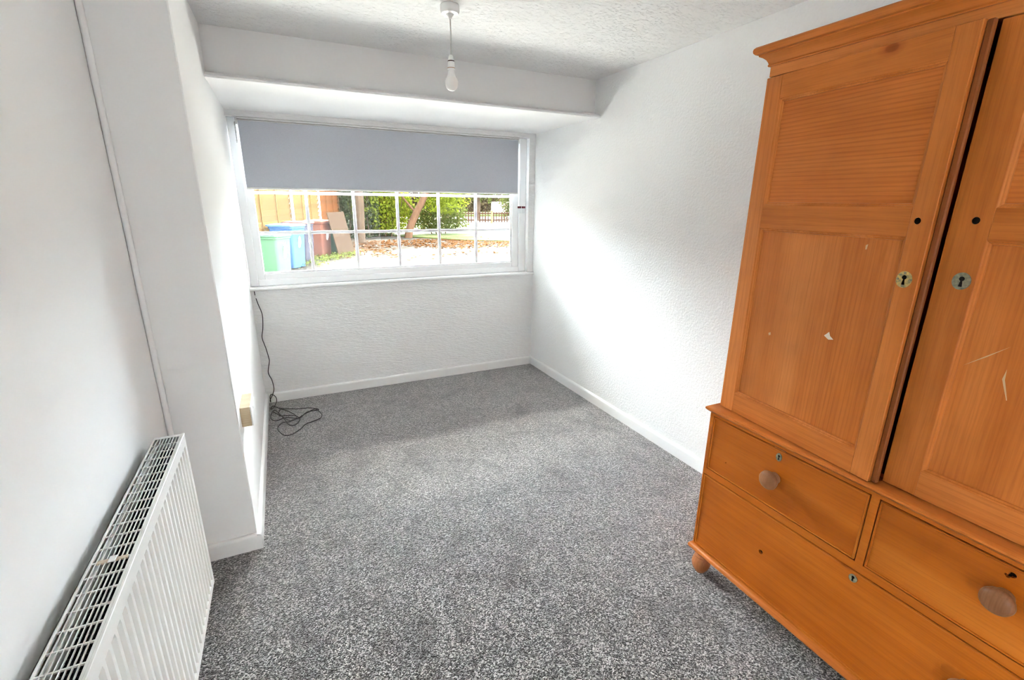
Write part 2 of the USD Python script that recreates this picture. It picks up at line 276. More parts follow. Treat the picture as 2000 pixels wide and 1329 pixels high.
# ------------------------------------------------------------------ roller blind
bl = thing('roller_blind', 'grey roller blind pulled halfway down over the window', 'blind')
obj('cloth', bx(-.183, 1.975, 3.997, 3.9985, 1.648, 2.088), M['blind'], bl)
obj('tube', turned(trimesh.creation.cylinder(.016, 2.165, sections=20), [1, 0, 0]).apply_translation([.896, 4.013, 2.083]), M['plastic'], bl, smooth=30)
obj('bottom_bar', cbx(-.183, 1.975, 3.990, 4.004, 1.634, 1.6485, .004), M['plastic'], bl)
obj('fascia', cbx(-.190, 1.985, 3.984, 4.0305, 2.098, 2.111, .004), M['plastic'], bl)
for x in (-.192, 1.983): obj('bracket', cbx(x-.004, x+.005, 3.990, 4.032, 2.060, 2.0985, .002), M['plastic'], bl)
links = []
for k in range(18):
    for dx in (0, .012): links.append(at(trimesh.creation.icosphere(1, .0032), -.200-dx*.4, 4.000+dx*1.2, 2.075-k*.0075))
ch = obj('chain', cat(*links), M['flex'], bl, smooth=True)

for k, x in enumerate((2.011, 2.053)):
    l = thing('safety_label', ['small white tag with dark red heading on window frame, left of the pair', 'small white tag with dark red heading on window frame, right of the pair'][k], 'label', (x, 4.032, 1.500), group='safety tags on the window frame')
    obj('card', bx(-.0185, .0185, -.0016, 0, -.032, .032), M['paper'], l)
    obj('heading', bx(-.0185, .0185, -.0024, -.0016, .012, .030), M['pink'], l)

# ------------------------------------------------------------------ pendant light
pl = thing('pendant_light', 'white ceiling rose with bare bulb hanging on a flex', 'light', (.791, 2.306, 0))
obj('ceiling_rose', lathe([(0, 2.358), (.008, 2.357), (.013, 2.363), (.037, 2.366), (.0415, 2.371), (.043, 2.378), (.043, 2.397), (.041, ZC), (0, ZC)], 40), M['plastic'], pl, smooth=30)
obj('rose_gland', lathe([(0, 2.345), (.005, 2.345), (.008, 2.352), (.021, 2.366), (0, 2.366)], 24), M['plastic'], pl, smooth=30)
obj('flex', tube([(0, 0, 2.352), (.001, 0, 2.30), (.0005, 0, 2.25), (-.001, 0, 2.196)], .0034, 8), M['flex'], pl, smooth=40)
obj('lampholder', lathe([(0, 2.203), (.006, 2.203), (.010, 2.199), (.0125, 2.188), (.0135, 2.180), (.0135, 2.179), (.0145, 2.177), (.0155, 2.152), (.0165, 2.149), (.0165, 2.144), (.0145, 2.142), (0, 2.142)], 28), M['plastic'], pl, smooth=30)
obj('dark_band', lathe([(.0120, 2.1795), (.0152, 2.1795), (.0152, 2.1755), (.0120, 2.1755)], 28), M['brown_ring'], pl, label='dark brown band of the lampholder')
obj('tan_band', lathe([(.0130, 2.1505), (.0172, 2.1505), (.0172, 2.1475), (.0130, 2.1475)], 28), M['tan_ring'], pl, label='tan band of the lampholder')
obj('bulb_neck', lathe([(0, 2.146), (.0125, 2.146), (.0135, 2.136), (.017, 2.122), (.0215, 2.110), (0, 2.110)], 32), M['plastic'], pl, smooth=40)
obj('bulb', lathe([(0.0222, 2.111), (.0270, 2.104), (.0300, 2.095), (.0305, 2.086), (.0285, 2.075), (.0240, 2.0655), (.0165, 2.0585), (.008, 2.0555), (0, 2.055)], 36), M['bulb'], pl, smooth=True)

# ------------------------------------------------------------------ radiator
ZT, ZBT, RF, RB, RY1, RY0 = .760, .112, -.390, -.478, 1.862, .262
rad = thing('radiator', 'white double panel radiator with ribbed front and slotted top grille', 'radiator')
pitch, n = .0378, 41
prof = []           # plan of the ribbed sheet, (y, x): narrow ridges stand proud of wide flutes
y = RY1
prof.append((RY1, RF)); y0 = RY1-.022
for k in range(n):
    yy = y0 - k*pitch
    if yy - pitch < RY0 + .01: break
    prof += [(yy, RF), (yy-.003, RF-.0115), (yy-.0225, RF-.0115), (yy-.0255, RF)]
prof += [(RY0, RF)]
def sheet(zs):      # zs: (z, flute depth factor)
    V, Fc, m = [], [], len(prof)
    for z, f in zs:
        for yq, xq in prof: V.append((RF + (xq-RF)*f, yq, z))
    for i in range(len(zs)-1):
        for k in range(m-1):
            a, b, c, d = i*m+k, i*m+k+1, (i+1)*m+k+1, (i+1)*m+k
            Fc += [[a, c, b], [a, d, c]]
    return trimesh.Trimesh(np.array(V), np.array(Fc), process=False)
zs = [(ZBT+.004, 0), (ZBT+.028, 0), (ZBT+.034, 1.0), (ZT-.052, 1.0), (ZT-.040, 0), (ZT-.004, 0)]
obj('front_panel', cat(sheet(zs), bx(RF-.012, RF-.0105, RY0, RY1, ZBT, ZT-.006)), M['radiator'], rad)
obj('back_panel', bx(RB+.006, RB+.018, RY0+.01, RY1-.01, ZBT, ZT-.012), M['radiator'], rad)
obj('convector_fins', cat(*[bx(RB+.022, RF-.016, yq, yq+.0016, ZBT+.03, ZT-.035) for yq in np.arange(RY0+.03, RY1-.03, .0125)], bx(RB+.048, RB+.050, RY0+.02, RY1-.02, ZBT+.03, ZT-.035)), M['rad_shade'], rad, kind='stuff')
for yq in (RY1-.003, RY0): obj('side_panel', cbx(RB, RF+.0005, yq, yq+.003, ZBT-.002, ZT-.001, .001), M['radiator'], rad)
# the top grille: one pressed sheet with eight rows of slots
gx0, gx1 = RB+.006, RF-.010
rows = np.linspace(gx0, gx1, 9); ylines = [RY1-.020]
while ylines[-1] > RY0+.06: ylines.append(ylines[-1]-.0492)
hole = []
for i in range(8):
    for j in range(len(ylines)-1):
        hole.append(sbox(rows[i]+.0009, ylines[j+1]+.0016, rows[i+1]-.0009, ylines[j]-.0016))
from shapely import union_all
gp = sbox(RB, RY0+.003, RF-.0005, RY1-.003).difference(union_all(hole))
obj('top_grille', cat(extrude(gp, 'z', ZT-.004, ZT), cbx(RF-.006, RF+.0012, RY0, RY1, ZT-.006, ZT+.0008, .0012), bx(RB, RB+.0015, RY0, RY1, ZT-.03, ZT)), M['radiator'], rad)
cl = obj('grille_clip', cat(cbx(gx0+.010, gx1-.004, 1.195, 1.207, ZT-.004, ZT+.0006, .0008)), M['beige'], rad, label='beige joining clip across the grille')
obj('clip_tab', cbx(gx0+.032, gx0+.046, 1.190, 1.212, ZT, ZT+.003, .001), M['plastic'], cl)
# valve at the far foot
obj('valve_body', cat(tube([(-.437, RY1-.002, .150), (-.437, RY1+.045, .150)], .0095, 12), tube([(-.437, RY1+.045, .105), (-.437, RY1+.045, .178)], .012, 14), tube([(-.437, RY1+.045, 0.0), (-.437, RY1+.045, .11)], .0075, 12)), M['old_metal'], rad, smooth=40)
obj('valve_head', lathe([(0, .172), (.0135, .172), (.0165, .180), (.0185, .205), (.0185, .222), (.015, .230), (0, .231)], 24).apply_translation([-.437, RY1+.045, 0]), M['upvc'], rad, smooth=30)

# ------------------------------------------------------------------ socket block
blk = thing('socket_block', 'pale timber block with a small white plate on the bay wall', 'socket block', (XL2, 2.262, .570))
BT, BLn, BH = .046, .180, .092
obj('timber', cbx(0, BT-.006, 0, BLn, 0, BH, .0015), M['block_wood'], blk)
hl = m3.Manifold.cylinder(.03, .007, .007, 24).rotate([0, 90, 0]).translate([BT-.02, .085, .055])
obj('plate', tri(man(cbx(BT-.006, BT, 0, BLn, 0, BH, .0015)) - hl), M['plastic'], blk)

# ------------------------------------------------------------------ cable
CB = [(-0.23, 3.978, 0.905), (-0.227, 3.978, 0.861), (-0.217, 3.978, 0.805), (-0.199, 3.978, 0.72), (-0.207, 3.978, 0.619), (-0.222, 3.978, 0.539), (-0.207, 3.978, 0.454), (-0.196, 3.978, 0.369), (-0.197, 3.978, 0.335), (-0.214, 3.976, 0.252), (-0.196, 3.970, 0.188), (-0.19, 3.963, 0.122), (-0.202, 3.960, 0.075), (-0.227, 3.960, 0.026), (-0.225, 3.957, 0.012), (-0.225, 3.955, 0.051), (-0.213, 3.955, 0.074), (-0.187, 3.955, 0.05), (-0.183, 3.953, 0.012), (-0.203, 3.848, 0.004), (-0.224, 3.809, 0.007), (-0.209, 3.858, 0.01), (-0.156, 3.806, 0.004), (-0.041, 3.736, 0.007), (0.049, 3.708, 0.01), (0.094, 3.671, 0.004), (0.123, 3.56, 0.007), (0.11, 3.481, 0.01), (0.059, 3.462, 0.004), (0.006, 3.424, 0.007), (-0.034, 3.348, 0.01), (-0.082, 3.307, 0.004), (-0.13, 3.298, 0.007), (-0.168, 3.375, 0.01), (-0.175, 3.46, 0.004), (-0.144, 3.52, 0.007), (-0.1, 3.511, 0.01), (-0.04, 3.564, 0.004), (0.015, 3.619, 0.007), (0.084, 3.672, 0.01), (0.108, 3.655, 0.004), (0.027, 3.643, 0.007), (-0.033, 3.547, 0.01), (-0.116, 3.607, 0.004), (-0.184, 3.575, 0.007), (-0.214, 3.601, 0.01), (-0.223, 3.695, 0.004), (-0.199, 3.777, 0.007), (-0.167, 3.695, 0.01), (-0.13, 3.576, 0.004), (-0.108, 3.476, 0.007), (-0.071, 3.435, 0.01), (-0.04, 3.488, 0.004), (-0.03, 3.552, 0.007), (-0.063, 3.608, 0.01), (-0.122, 3.649, 0.004), (-0.167, 3.662, 0.007), (-0.156, 3.77, 0.01), (-0.096, 3.707, 0.004), (-0.047, 3.579, 0.007), (-0.096, 3.528, 0.01), (-0.157, 3.665, 0.004), (-0.205, 3.739, 0.007)]
cb = thing('loose_cable', 'thin dark cable trailing from the sill to a tangle on the carpet', 'cable')
obj('cord', tube(spline(CB, 7), .0030, 7), M['cable'], cb, smooth=40)
obj('cable_clip', cbx(-.232, -.220, 3.974, 3.984, .848, .872, .002), M['plastic'], cb)

# ------------------------------------------------------------------ wardrobe
WA = 0.0117
wr = thing('wardrobe', 'old orange pine wardrobe with two panelled doors above three drawers', 'wardrobe', (1.4725, 1.2066, 0), -90-math.degrees(WA))
WL, WD = 1.213, .575
V = M['pine_v']; Hh = M['pine_h']
# chest below
z0, z1 = .138, .766
ST = .012                                   # width of the side stiles beside the lower drawer
DR = [(.020, .590, .520, .746), (.620, WL-.020, .520, .746), (.010, WL-.010, .150, .484)]
fr = sbox(0, z0, WL, z1)
for a, b, c, d in DR: fr = fr.difference(sbox(a-.0038, c-.0038, b+.0038, d+.0038))
fm = trimesh.creation.extrude_polygon(fr, .03, engine='earcut'); vv = fm.vertices.copy(); fm.vertices = np.stack([vv[:, 0], .03-vv[:, 2], vv[:, 1]], 1)
obj('chest_body', cat(fm, bx(0, .02, .03, WD, z0, z1), bx(WL-.02, WL, .03, WD, z0, z1), bx(.02, WL-.02, WD-.012, WD, z0, z1), bx(.02, WL-.02, .03, WD-.012, z0, z0+.015), bx(.02, WL-.02, .03, WD-.012, z1-.012, z1)), M['pine_drawer'], wr)
obj('plinth_bead', skirt_profile(0, WL, 0, WD, [(-.002, .114), (.008, .114), (.0125, .118), (.0145, .125), (.0135, .133), (.010, .138), (.004, .1415), (-.002, .142)]), Hh, wr, smooth=40)
obj('ledge_moulding', skirt_profile(.004, WL-.004, 0, WD, [(-.004, .760), (.003, .762), (.009, .766), (.014, .770), (.0185, .775), (.0185, .781), (.013, .786), (0, .787), (-.05, .787)]), Hh, wr, smooth=40)
for a, b in ((.027, .036), (WL-.027, .036), (.027, WD-.05), (WL-.027, WD-.05)):
    obj('foot', lathe([(0, .116), (.030, .116), (.034, .110), (.034, .103), (.027, .098), (.024, .090), (.028, .084), (.031, .081), (.029, .076), (.034, .068), (.0385, .055), (.0395, .044), (.037, .030), (.031, .016), (.025, .007), (.021, 0), (0, 0)], 32).apply_translation([a, b, 0]), M['pine_turned'], wr, smooth=35)
def knob(x, z, parent, y=0.0):
    p = [(0, 0), (.0205, 0), (.0215, .004), (.0195, .008), (.0160, .013), (.0165, .019), (.0235, .022), (.031, .027), (.0335, .034), (.032, .041), (.027, .047), (.018, .0515), (.008, .0535), (0, .054)]
    m = lathe(p, 32); v = m.vertices.copy(); m.vertices = np.stack([v[:, 0], -v[:, 2], v[:, 1]], 1)
    return obj('knob', at(m, x, y, z), M['knob_wood'], parent, smooth=35)
def keyhole(s=1.0):
    return Point(0, .0035*s).buffer(.0036*s, 12).union(Polygon([(-.0015*s, 0), (.0015*s, 0), (.0026*s, -.0085*s), (-.0026*s, -.0085*s)]))
def escutcheon(x, z, y, parent, rx, rz, mat, label, screws=True, ks=1.0):
    from shapely import affinity
    e = affinity.scale(Point(0, 0).buffer(1, 24), rx, rz)
    ring = e.difference(keyhole(ks))
    o = obj('escutcheon', at(extrude(ring, 'y', y-.0022, y), x, 0, z), mat, parent, label=label)
    obj('keyhole', at(extrude(keyhole(ks*1.05), 'y', y-.0008, y+.0002), x, 0, z), M['black'], o)
    if screws:
        for k, (dx, dz) in enumerate([(0, rz*.78), (0, -rz*.78), (rx*.74, 0), (-rx*.74, 0)]):
            obj('screw', at(extrude(Point(0, 0).buffer(.0028, 8), 'y', y-.0030, y-.0021), x+dx, 0, z+dz), M['old_metal'], o)
    return o
def drilled(m, holes, y0=-.05, y1=.0135):
    q = man(m)
    for x, z, r in holes: q = q - m3.Manifold.cylinder(y1-y0, r, r, 20).rotate([90, 0, 0]).translate([x, y1, z])
    return tri(q)
labs = ['wide upper drawer beside the far end', None, None]
for k, (a, b, c, d) in enumerate(DR):
    holes = []
    if k == 2: holes = [(.302, .322, .0085), (.170, .240, .0015)]
    if k == 1: holes = [(.903, .724, .0072), (.8965, .7165, .0045), (.8925, .7185, .0030)]
    if k == 0: holes = [(.100, .585, .003), (.30, .560, .002)]
    front = drilled(cbx(a, b, .0015, .026, c, d, .0012), holes)
    dr = obj('drawer', front, M['pine_drawer'], wr)
    t = .0055                                # cock bead round the drawer edge
    bead = frame_rect(a, b, c, d, t, t, t, t, -.0022, .0025, .0012)
    obj('cock_bead', bead, M['pine_drawer'], dr)
    for x, z, r in holes: obj('hole_lining', at(extrude(Point(0, 0).buffer(r*1.02, 16), 'y', .0120+.0004*holes.index((x, z, r)), .0134), x, 0, z), M['black'], dr)  # black disc put in for the shade down each hole
    if k == 0:
        knob(.303, .636, dr, .0015); escutcheon(.304, .718, .0015, dr, .0105, .0150, M['old_metal'], 'small oval grey metal keyhole plate', False, 1.2)
        obj('lock_slip', bx(.283, .325, -.0012, .004, .7465, .7515), M['pine_edge'], dr)
    if k == 1: knob(.902, .662, dr, .0015)
    if k == 2:
        escutcheon(.600, .458, .0015, dr, .0120, .0130, M['old_metal'], 'round dull metal keyhole plate', False, 1.15)
        knob(.900, .368, dr, .0015)
obj('drawer_dark', cat(*[bx(a-.0035, b+.0035, .027, .0295, c-.0035, d+.0035) for a, b, c, d in DR]), M['black'], wr)  # black sheets put behind the drawers to stand for shade in the gaps
# cupboard above, set back from the chest's front
CF, CT, CX0, CX1 = .056, 1.960, .014, WL-.014
cz0 = .787
obj('cupboard_body', cat(bx(CX0, CX0+.02, CF, WD-.015, cz0, CT+.035), bx(CX1-.02, CX1, CF, WD-.015, cz0, CT+.035), bx(CX0+.02, CX1-.02, WD-.03, WD-.015, cz0, CT+.035), bx(CX0+.02, CX1-.02, CF, WD-.03, cz0, cz0+.012), bx(CX0+.02, CX1-.02, CF, WD-.03, CT+.01, CT+.035)), V, wr)
obj('frieze', cbx(CX0+.003, CX1-.003, CF-.024, CF+.004, CT+.001, 2.000, .0012), Hh, wr)
CP = [(-.002, 1.992), (.005, 1.992), (.007, 1.995), (.005, 1.999), (.006, 2.003), (.011, 2.012), (.019, 2.019), (.028, 2.0235), (.028, 2.0275), (.036, 2.0295), (.0405, 2.0345), (.042, 2.041), (.0405, 2.047), (.036, 2.0515), (.028, 2.053), (-.002, 2.053)]
obj('cornice', skirt_profile(CX0+.003, CX1-.003, CF-.024, WD-.01, CP), Hh, wr, smooth=30)
# the doors, in their own space: x from the hinge, front face at y = 0
DTh, DZ0, DZ1 = .024, .790, CT-.002
PU, PLo = (1.556, 1.888), (.866, 1.481)      # panel openings, upper and lower
def door(hinge_x, ajar, flip, label, DWd, SR):
    SL = .061                                # hinge stile (SR: meeting stile)
    xs = (lambda x: x) if not flip else (lambda x: DWd-x)
    def b(x0, x1, y0, y1, za, zb, c=.0015):
        p, q = sorted((xs(x0), xs(x1))); return cbx(p, q, y0, y1, za, zb, c)
    hx, ex = (xs(DWd-.035), xs(DWd-.032)) if not flip else (xs(DWd-.049), xs(DWd-.054))
    holes = [(hx, 1.522, .0085)] if not flip else [(hx, 1.526, .0085)]
    stiles = cat(b(0, SL, 0, DTh, DZ0, DZ1), drilled(b(DWd-SR, DWd, 0, DTh, DZ0, DZ1), holes, y1=.022))
    d = obj('door', stiles, V, wr, label=label)
    off = hinge_x if not flip else hinge_x-DWd
    spin(d, (off, CF-.026, 0), ajar)
    for za, zb in ((DZ0, PLo[0]), (PLo[1], PU[0]), (PU[1], DZ1)):
        obj('rail', b(SL-.0003, DWd-SR+.0003, .0002, DTh-.0002, za, zb, .0008), Hh, d)
    for (za, zb), mt in ((PLo, M['pine_panel_v']), (PU, M['pine_panel_h'])):
        obj('panel', b(SL-.004, DWd-SR+.004, .0115, .018, za-.004, zb+.004), mt, d)
        x0, x1 = sorted((xs(SL), xs(DWd-SR))); w = .009
        prof = [(0, .0008), (.003, .0025), (.0045, .0055), (.0085, .0075), (.0095, .0118)]
        rr = rings([[(x0+q, yq, za+q), (x1-q, yq, za+q), (x1-q, yq, zb-q), (x0+q, yq, zb-q)] for q, yq in prof], close=False)
        obj('panel_moulding', rr, V, d)
    obj('hole_lining', at(extrude(Point(0, 0).buffer(.0087, 16), 'y', .0040, .0210), holes[0][0], 0, holes[0][1]), M['black'], d)  # black plug standing for the shade inside the knob hole
    if not flip:
        obj('meeting_bead', cbx(DWd+.0002, DWd+.016, .010, DTh-.001, DZ0+.001, DZ1-.002, .003), M['pine_edge'], d, label='dark rebated edge of the door')
        escutcheon(ex, 1.374, 0, d, .0185, .0215, M['brass'], 'bright tarnished brass keyhole plate', True, 1.6)
    else:
        escutcheon(ex, 1.382, 0, d, .0185, .0210, M['old_metal'], 'dull grey keyhole plate', True, 1.6)
    return d
dl = door(CX0-.002, -4.6, False, 'left door standing slightly ajar', .572, .052)
dr_ = door(CX1+.002, 0.0, True, 'right door, shut', .605, .080)
# wear: chips and scratches that bare the pale wood
def mark(parent, pts, y, name='scratch', mat='scratch'):
    obj(name, extrude(Polygon(pts), 'y', y-.0004, y+.0006), M[mat], parent)
mark(dl, [(.352, 1.171), (.366, 1.186), (.371, 1.174), (.383, 1.166), (.368, 1.162)], .0115, 'chip', 'chip')
mark(dl, [(.418, 1.452), (.424, 1.455), (.423, 1.441), (.419, 1.440)], .0115, 'chip')
mark(dl, [(.155, 1.128), (.163, 1.133), (.165, 1.124), (.158, 1.120)], .0115, 'nail_plug')
mark(dr_, [(.098, 1.1755), (.135, 1.2115), (.172, 1.245), (.137, 1.2095)], .0115)
mark(dr_, [(.174, 1.165), (.177, 1.19), (.179, 1.165), (.1935, 1.118), (.192, 1.117)], .0115)

# ================================================================== outside the window; colours darkened to offset the bright outdoor light
G0 = .20                                       # level of the drive
M['concrete_post'] = relief('concrete_post', (0.4320, 0.4260, 0.4020), 0.85, 30, (1, 1, 1), 0.2)
M['gravel'] = usdkit.material(stage, LK+'gravel_drive', {
    'g': ('geometry', {}), 'n': ('noise_texture', {'scale': 0.9, 'detail': 5.0, 'roughness': 0.65}), 'v': ('voronoi_texture', {'scale': 22.0}),
    'r': ('rgb_ramp', {'ramp': [(0.35, (0.0115, 0.0097, 0.0074)), (0.5, (0.0178, 0.0159, 0.0135)), (0.65, (0.0225, 0.0209, 0.0186))]}),
    'r2': ('rgb_ramp', {'ramp': [(0.0, (0.75, 0.75, 0.75)), (0.6, (1.1, 1.08, 1.05))]}), 'x': ('mix', {'mix_type': 'multiply', 'fac': 0.7}),
    'b': ('bump', {'strength': 0.4, 'distance': 0.02}), 'p': ('principled_bsdf', {'roughness': 0.95, 'specular_ior_level': 0.02})},
    [('g.position', 'n.vector'), ('g.position', 'v.vector'), ('n.fac', 'r.fac'), ('v.distance', 'r2.fac'), ('r.color', 'x.color1'), ('r2.color', 'x.color2'), ('x.color', 'p.base_color'), ('v.distance', 'b.height'), ('b.normal', 'p.normal')], surface='p.BSDF')
M['paving'] = relief('added_paving', (0.2128, 0.2032, 0.1871), 0.9, 4.0, (1, 1, 1), 0.1, 0.01, 4.0, (0.1161, 0.1100, 0.1000), 0.02)
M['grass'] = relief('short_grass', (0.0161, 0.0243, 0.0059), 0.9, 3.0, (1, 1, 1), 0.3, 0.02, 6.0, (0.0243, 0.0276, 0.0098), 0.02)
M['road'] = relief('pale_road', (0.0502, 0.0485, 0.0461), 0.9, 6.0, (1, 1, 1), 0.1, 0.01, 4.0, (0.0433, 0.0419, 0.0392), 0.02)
def boards(name, a, b):
    return usdkit.material(stage, LK+name, {
        'tc': ('texture_coordinate', {}), 'oi': ('object_info', {}), 'm': ('mapping', {'scale': (1.2, 14, 14)}), 'n': ('noise_texture', {'scale': 3.0, 'detail': 3.0}),
        'r': ('rgb_ramp', {'ramp': [(0.3, a), (0.7, b)]}), 'h': ('rgb_ramp', {'ramp': [(0, (0.82, 0.80, 0.78)), (1, (1.1, 1.12, 1.12))]}), 'x': ('mix', {'mix_type': 'multiply', 'fac': 1.0}),
        'p': ('principled_bsdf', {'roughness': 0.8, 'specular_ior_level': 0.03})},
        [('tc.object', 'm.vector'), ('m.vector', 'n.vector'), ('n.fac', 'r.fac'), ('oi.random', 'h.fac'), ('r.color', 'x.color1'), ('h.color', 'x.color2'), ('x.color', 'p.base_color')], surface='p.BSDF')
M['larch'] = boards('orange_fence_board', (0.0437, 0.0249, 0.0072), (0.0556, 0.0329, 0.0108))
M['larch_shaded'] = boards('shaded_fence_board', (0.0449, 0.0146, 0.0027), (0.0561, 0.0207, 0.0047))  # larch copy with the last panel's shade put into a redder colour
M['batten'] = boards('fence_batten', (0.0367, 0.0182, 0.0060), (0.0462, 0.0252, 0.0087))
M['picket'] = boards('brown_picket', (0.0110, 0.0047, 0.0025), (0.0165, 0.0077, 0.0041))
M['picket_post'] = boards('pale_picket_post', (0.0380, 0.0273, 0.0141), (0.0462, 0.0355, 0.0198))
M['plywood'] = relief('weathered_plywood', (0.0191, 0.0115, 0.0063), 0.8, 5.0, (1, 1, 3.0), 0.1, 0.002, 4.0, (0.0155, 0.0088, 0.0048), 0.02)
M['bark'] = relief('grey_brown_bark', (0.0306, 0.0203, 0.0130), 0.9, 14, (1, 1, .25), 0.8, 0.02, 5.0, (0.0167, 0.0112, 0.0077), 0.02)
M['bark_red'] = relief('red_brown_bark', (0.0374, 0.0210, 0.0122), 0.9, 14, (1, 1, .25), 0.8, 0.02, 5.0, (0.0214, 0.0118, 0.0071), 0.02)
def leafmat(name, stops, tr=0.5):
    return usdkit.material(stage, LK+name, {
        'g': ('geometry', {}), 'r': ('rgb_ramp', {'ramp': stops}), 'd': ('diffuse_bsdf', {}), 't': ('translucent_bsdf', {}), 'x': ('mix_closure', {'fac': tr})},
        [('g.random_per_island', 'r.fac'), ('r.color', 'd.color'), ('r.color', 't.color'), ('d.BSDF', 'x.closure1'), ('t.BSDF', 'x.closure2')], surface='x.closure')
M['leaf_lime'] = leafmat('lime_yellow_leaves', [(0, (0.0558, 0.0672, 0.0065)), (0.45, (0.1007, 0.1032, 0.0082)), (0.8, (0.1622, 0.1400, 0.0139)), (1, (0.1846, 0.1400, 0.0335))])
M['leaf_dark'] = leafmat('dark_ivy_leaves', [(0, (0.0137, 0.0180, 0.0086)), (0.6, (0.0245, 0.0295, 0.0144)), (1, (0.0446, 0.0418, 0.0245))], 0.3)
M['leaf_willow'] = leafmat('willow_leaves', [(0, (0.0195, 0.0237, 0.0060)), (0.6, (0.0306, 0.0339, 0.0102)), (1, (0.0450, 0.0429, 0.0162))])
M['leaf_far'] = leafmat('far_hedge_leaves', [(0, (0.0267, 0.0204, 0.0102)), (0.5, (0.0348, 0.0327, 0.0144)), (1, (0.0471, 0.0390, 0.0204))])
M['leaf_fallen'] = leafmat('fallen_leaves', [(0, (0.0256, 0.0118, 0.0049)), (0.5, (0.0452, 0.0245, 0.0090)), (0.85, (0.0590, 0.0363, 0.0138)), (1, (0.0688, 0.0510, 0.0294))], 0.2)
M['weed'] = leafmat('green_weeds', [(0, (0.0340, 0.0410, 0.0100)), (1, (0.0580, 0.0615, 0.0225))])
M['brick'] = usdkit.material(stage, LK+'far_brick', {
    'g': ('geometry', {}), 'm': ('mapping', {'rotation': (math.pi/2, 0, 0)}), 'k': ('brick_texture', {'scale': 4.4, 'color1': (0.52, 0.30, 0.20), 'color2': (0.60, 0.37, 0.26), 'mortar': (0.6, 0.56, 0.5)}), 'p': ('principled_bsdf', {'roughness': 0.9})},
    [('g.position', 'm.vector'), ('m.vector', 'k.vector'), ('k.color', 'p.base_color')], surface='p.BSDF')

obj('driveway', cat(bx(-60, 80, YB+.2, 31.0, G0-.3, G0), bx(-60, 80, -45, YREAR-.2, G0-.5, -.05), bx(-60, XL1-.2, YREAR-.2, YB+.2, G0-.5, -.05), bx(XR+.25, 80, YREAR-.2, YB+.2, G0-.5, G0)), M['gravel'], label='pale gravelled drive outside the window', category='driveway', **S)
obj('paving', bx(-3.2, 7.5, YB+.2, 9.0, G0-.02, G0+.012), M['paving'], label='pale paving added in front of the window, unseen, to bounce light indoors', category='paving', **S)  # unseen strip added to bounce daylight up to the ceiling
lw = Polygon([(4.7, 19.3), (6.2, 16.9), (8.5, 15.2), (12, 14.8), (20, 15.5), (38, 17), (38, 30.5), (4, 30.5), (3.2, 22)])
obj('lawn', extrude(lw, 'z', G0-.02, G0+.035), M['grass'], label='green lawn in front of the low picket fence', category='lawn', **S)
obj('road', bx(-20, 70, 31.0, 47, G0-.3, G0+.01), M['road'], label='pale road behind the picket fence', category='road', **S)
obj('far_verge', bx(-20, 80, 47, 75, G0-.3, G0+.25), M['grass'], label='far grass verge across the road', category='verge', **S)

# fence of larch lap panels between concrete posts, running away from the house
FP = [np.array(p) for p in ((-2.15, 5.64), (-.657, 10.10), (.281, 12.90), (1.117, 16.00), (2.076, 19.60))]
where = ['nearest the house', 'behind the green and blue bins', 'above the brown bin', 'last of the run, shade painted into its redder colour']
pw = ['nearest the house', 'left of the green bin', 'above the blue bin', 'above the brown bin', 'pale timber post at the far end']
FH = 2.16
for k, P in enumerate(FP):
    d = FP[min(k+1, 4)] - FP[min(k+1, 4)-1]
    o = thing('fence_post', ('concrete fence post ' + pw[k]) if k < 4 else 'pale timber fence post at the far end of the orange fence', 'fence post', (P[0], P[1], G0), math.degrees(math.atan2(d[1], d[0])), group='posts of the orange fence')
    obj('post', cbx(-.055, .055, -.06, .06, -.1, FH+.06, .008), M['concrete_post' if k < 4 else 'picket_post'], o)
for k in range(4):
    d = FP[k+1]-FP[k]; L0, L1 = .06, np.linalg.norm(d)-.06
    fp = thing('larch_fence', 'orange larch lap fence panel ' + where[k], 'fence', (FP[k][0], FP[k][1], G0), math.degrees(math.atan2(d[1], d[0])), group='panels of the orange fence')
    mat = M['larch'] if k < 3 else M['larch_shaded']
    obj('gravel_board', cbx(L0, L1, -.02, .02, -.05, .20, .004), M['batten'], fp)
    for j in range(16):
        q = bx(L0, L1, -.006, .006, 0, .142); v = q.vertices.copy(); v[:, 1] += (v[:, 2]-.071)*-.24; q.vertices = v
        obj('slat', at(q, 0, 0, .20 + j*.119), mat, fp)
    nb = 4 if k else 6
    for j in range(nb):
        xa = L0 + .02 + j*(L1-L0-.08)/(nb-1)
        for sgn in (1, -1): obj('batten', cbx(xa, xa+.032, sgn*.030-.007, sgn*.030+.007, .18, FH-.04, .003), mat, fp)
    obj('capping', cbx(L0, L1, -.035, .035, FH-.04, FH-.015, .004), M['batten'], fp)

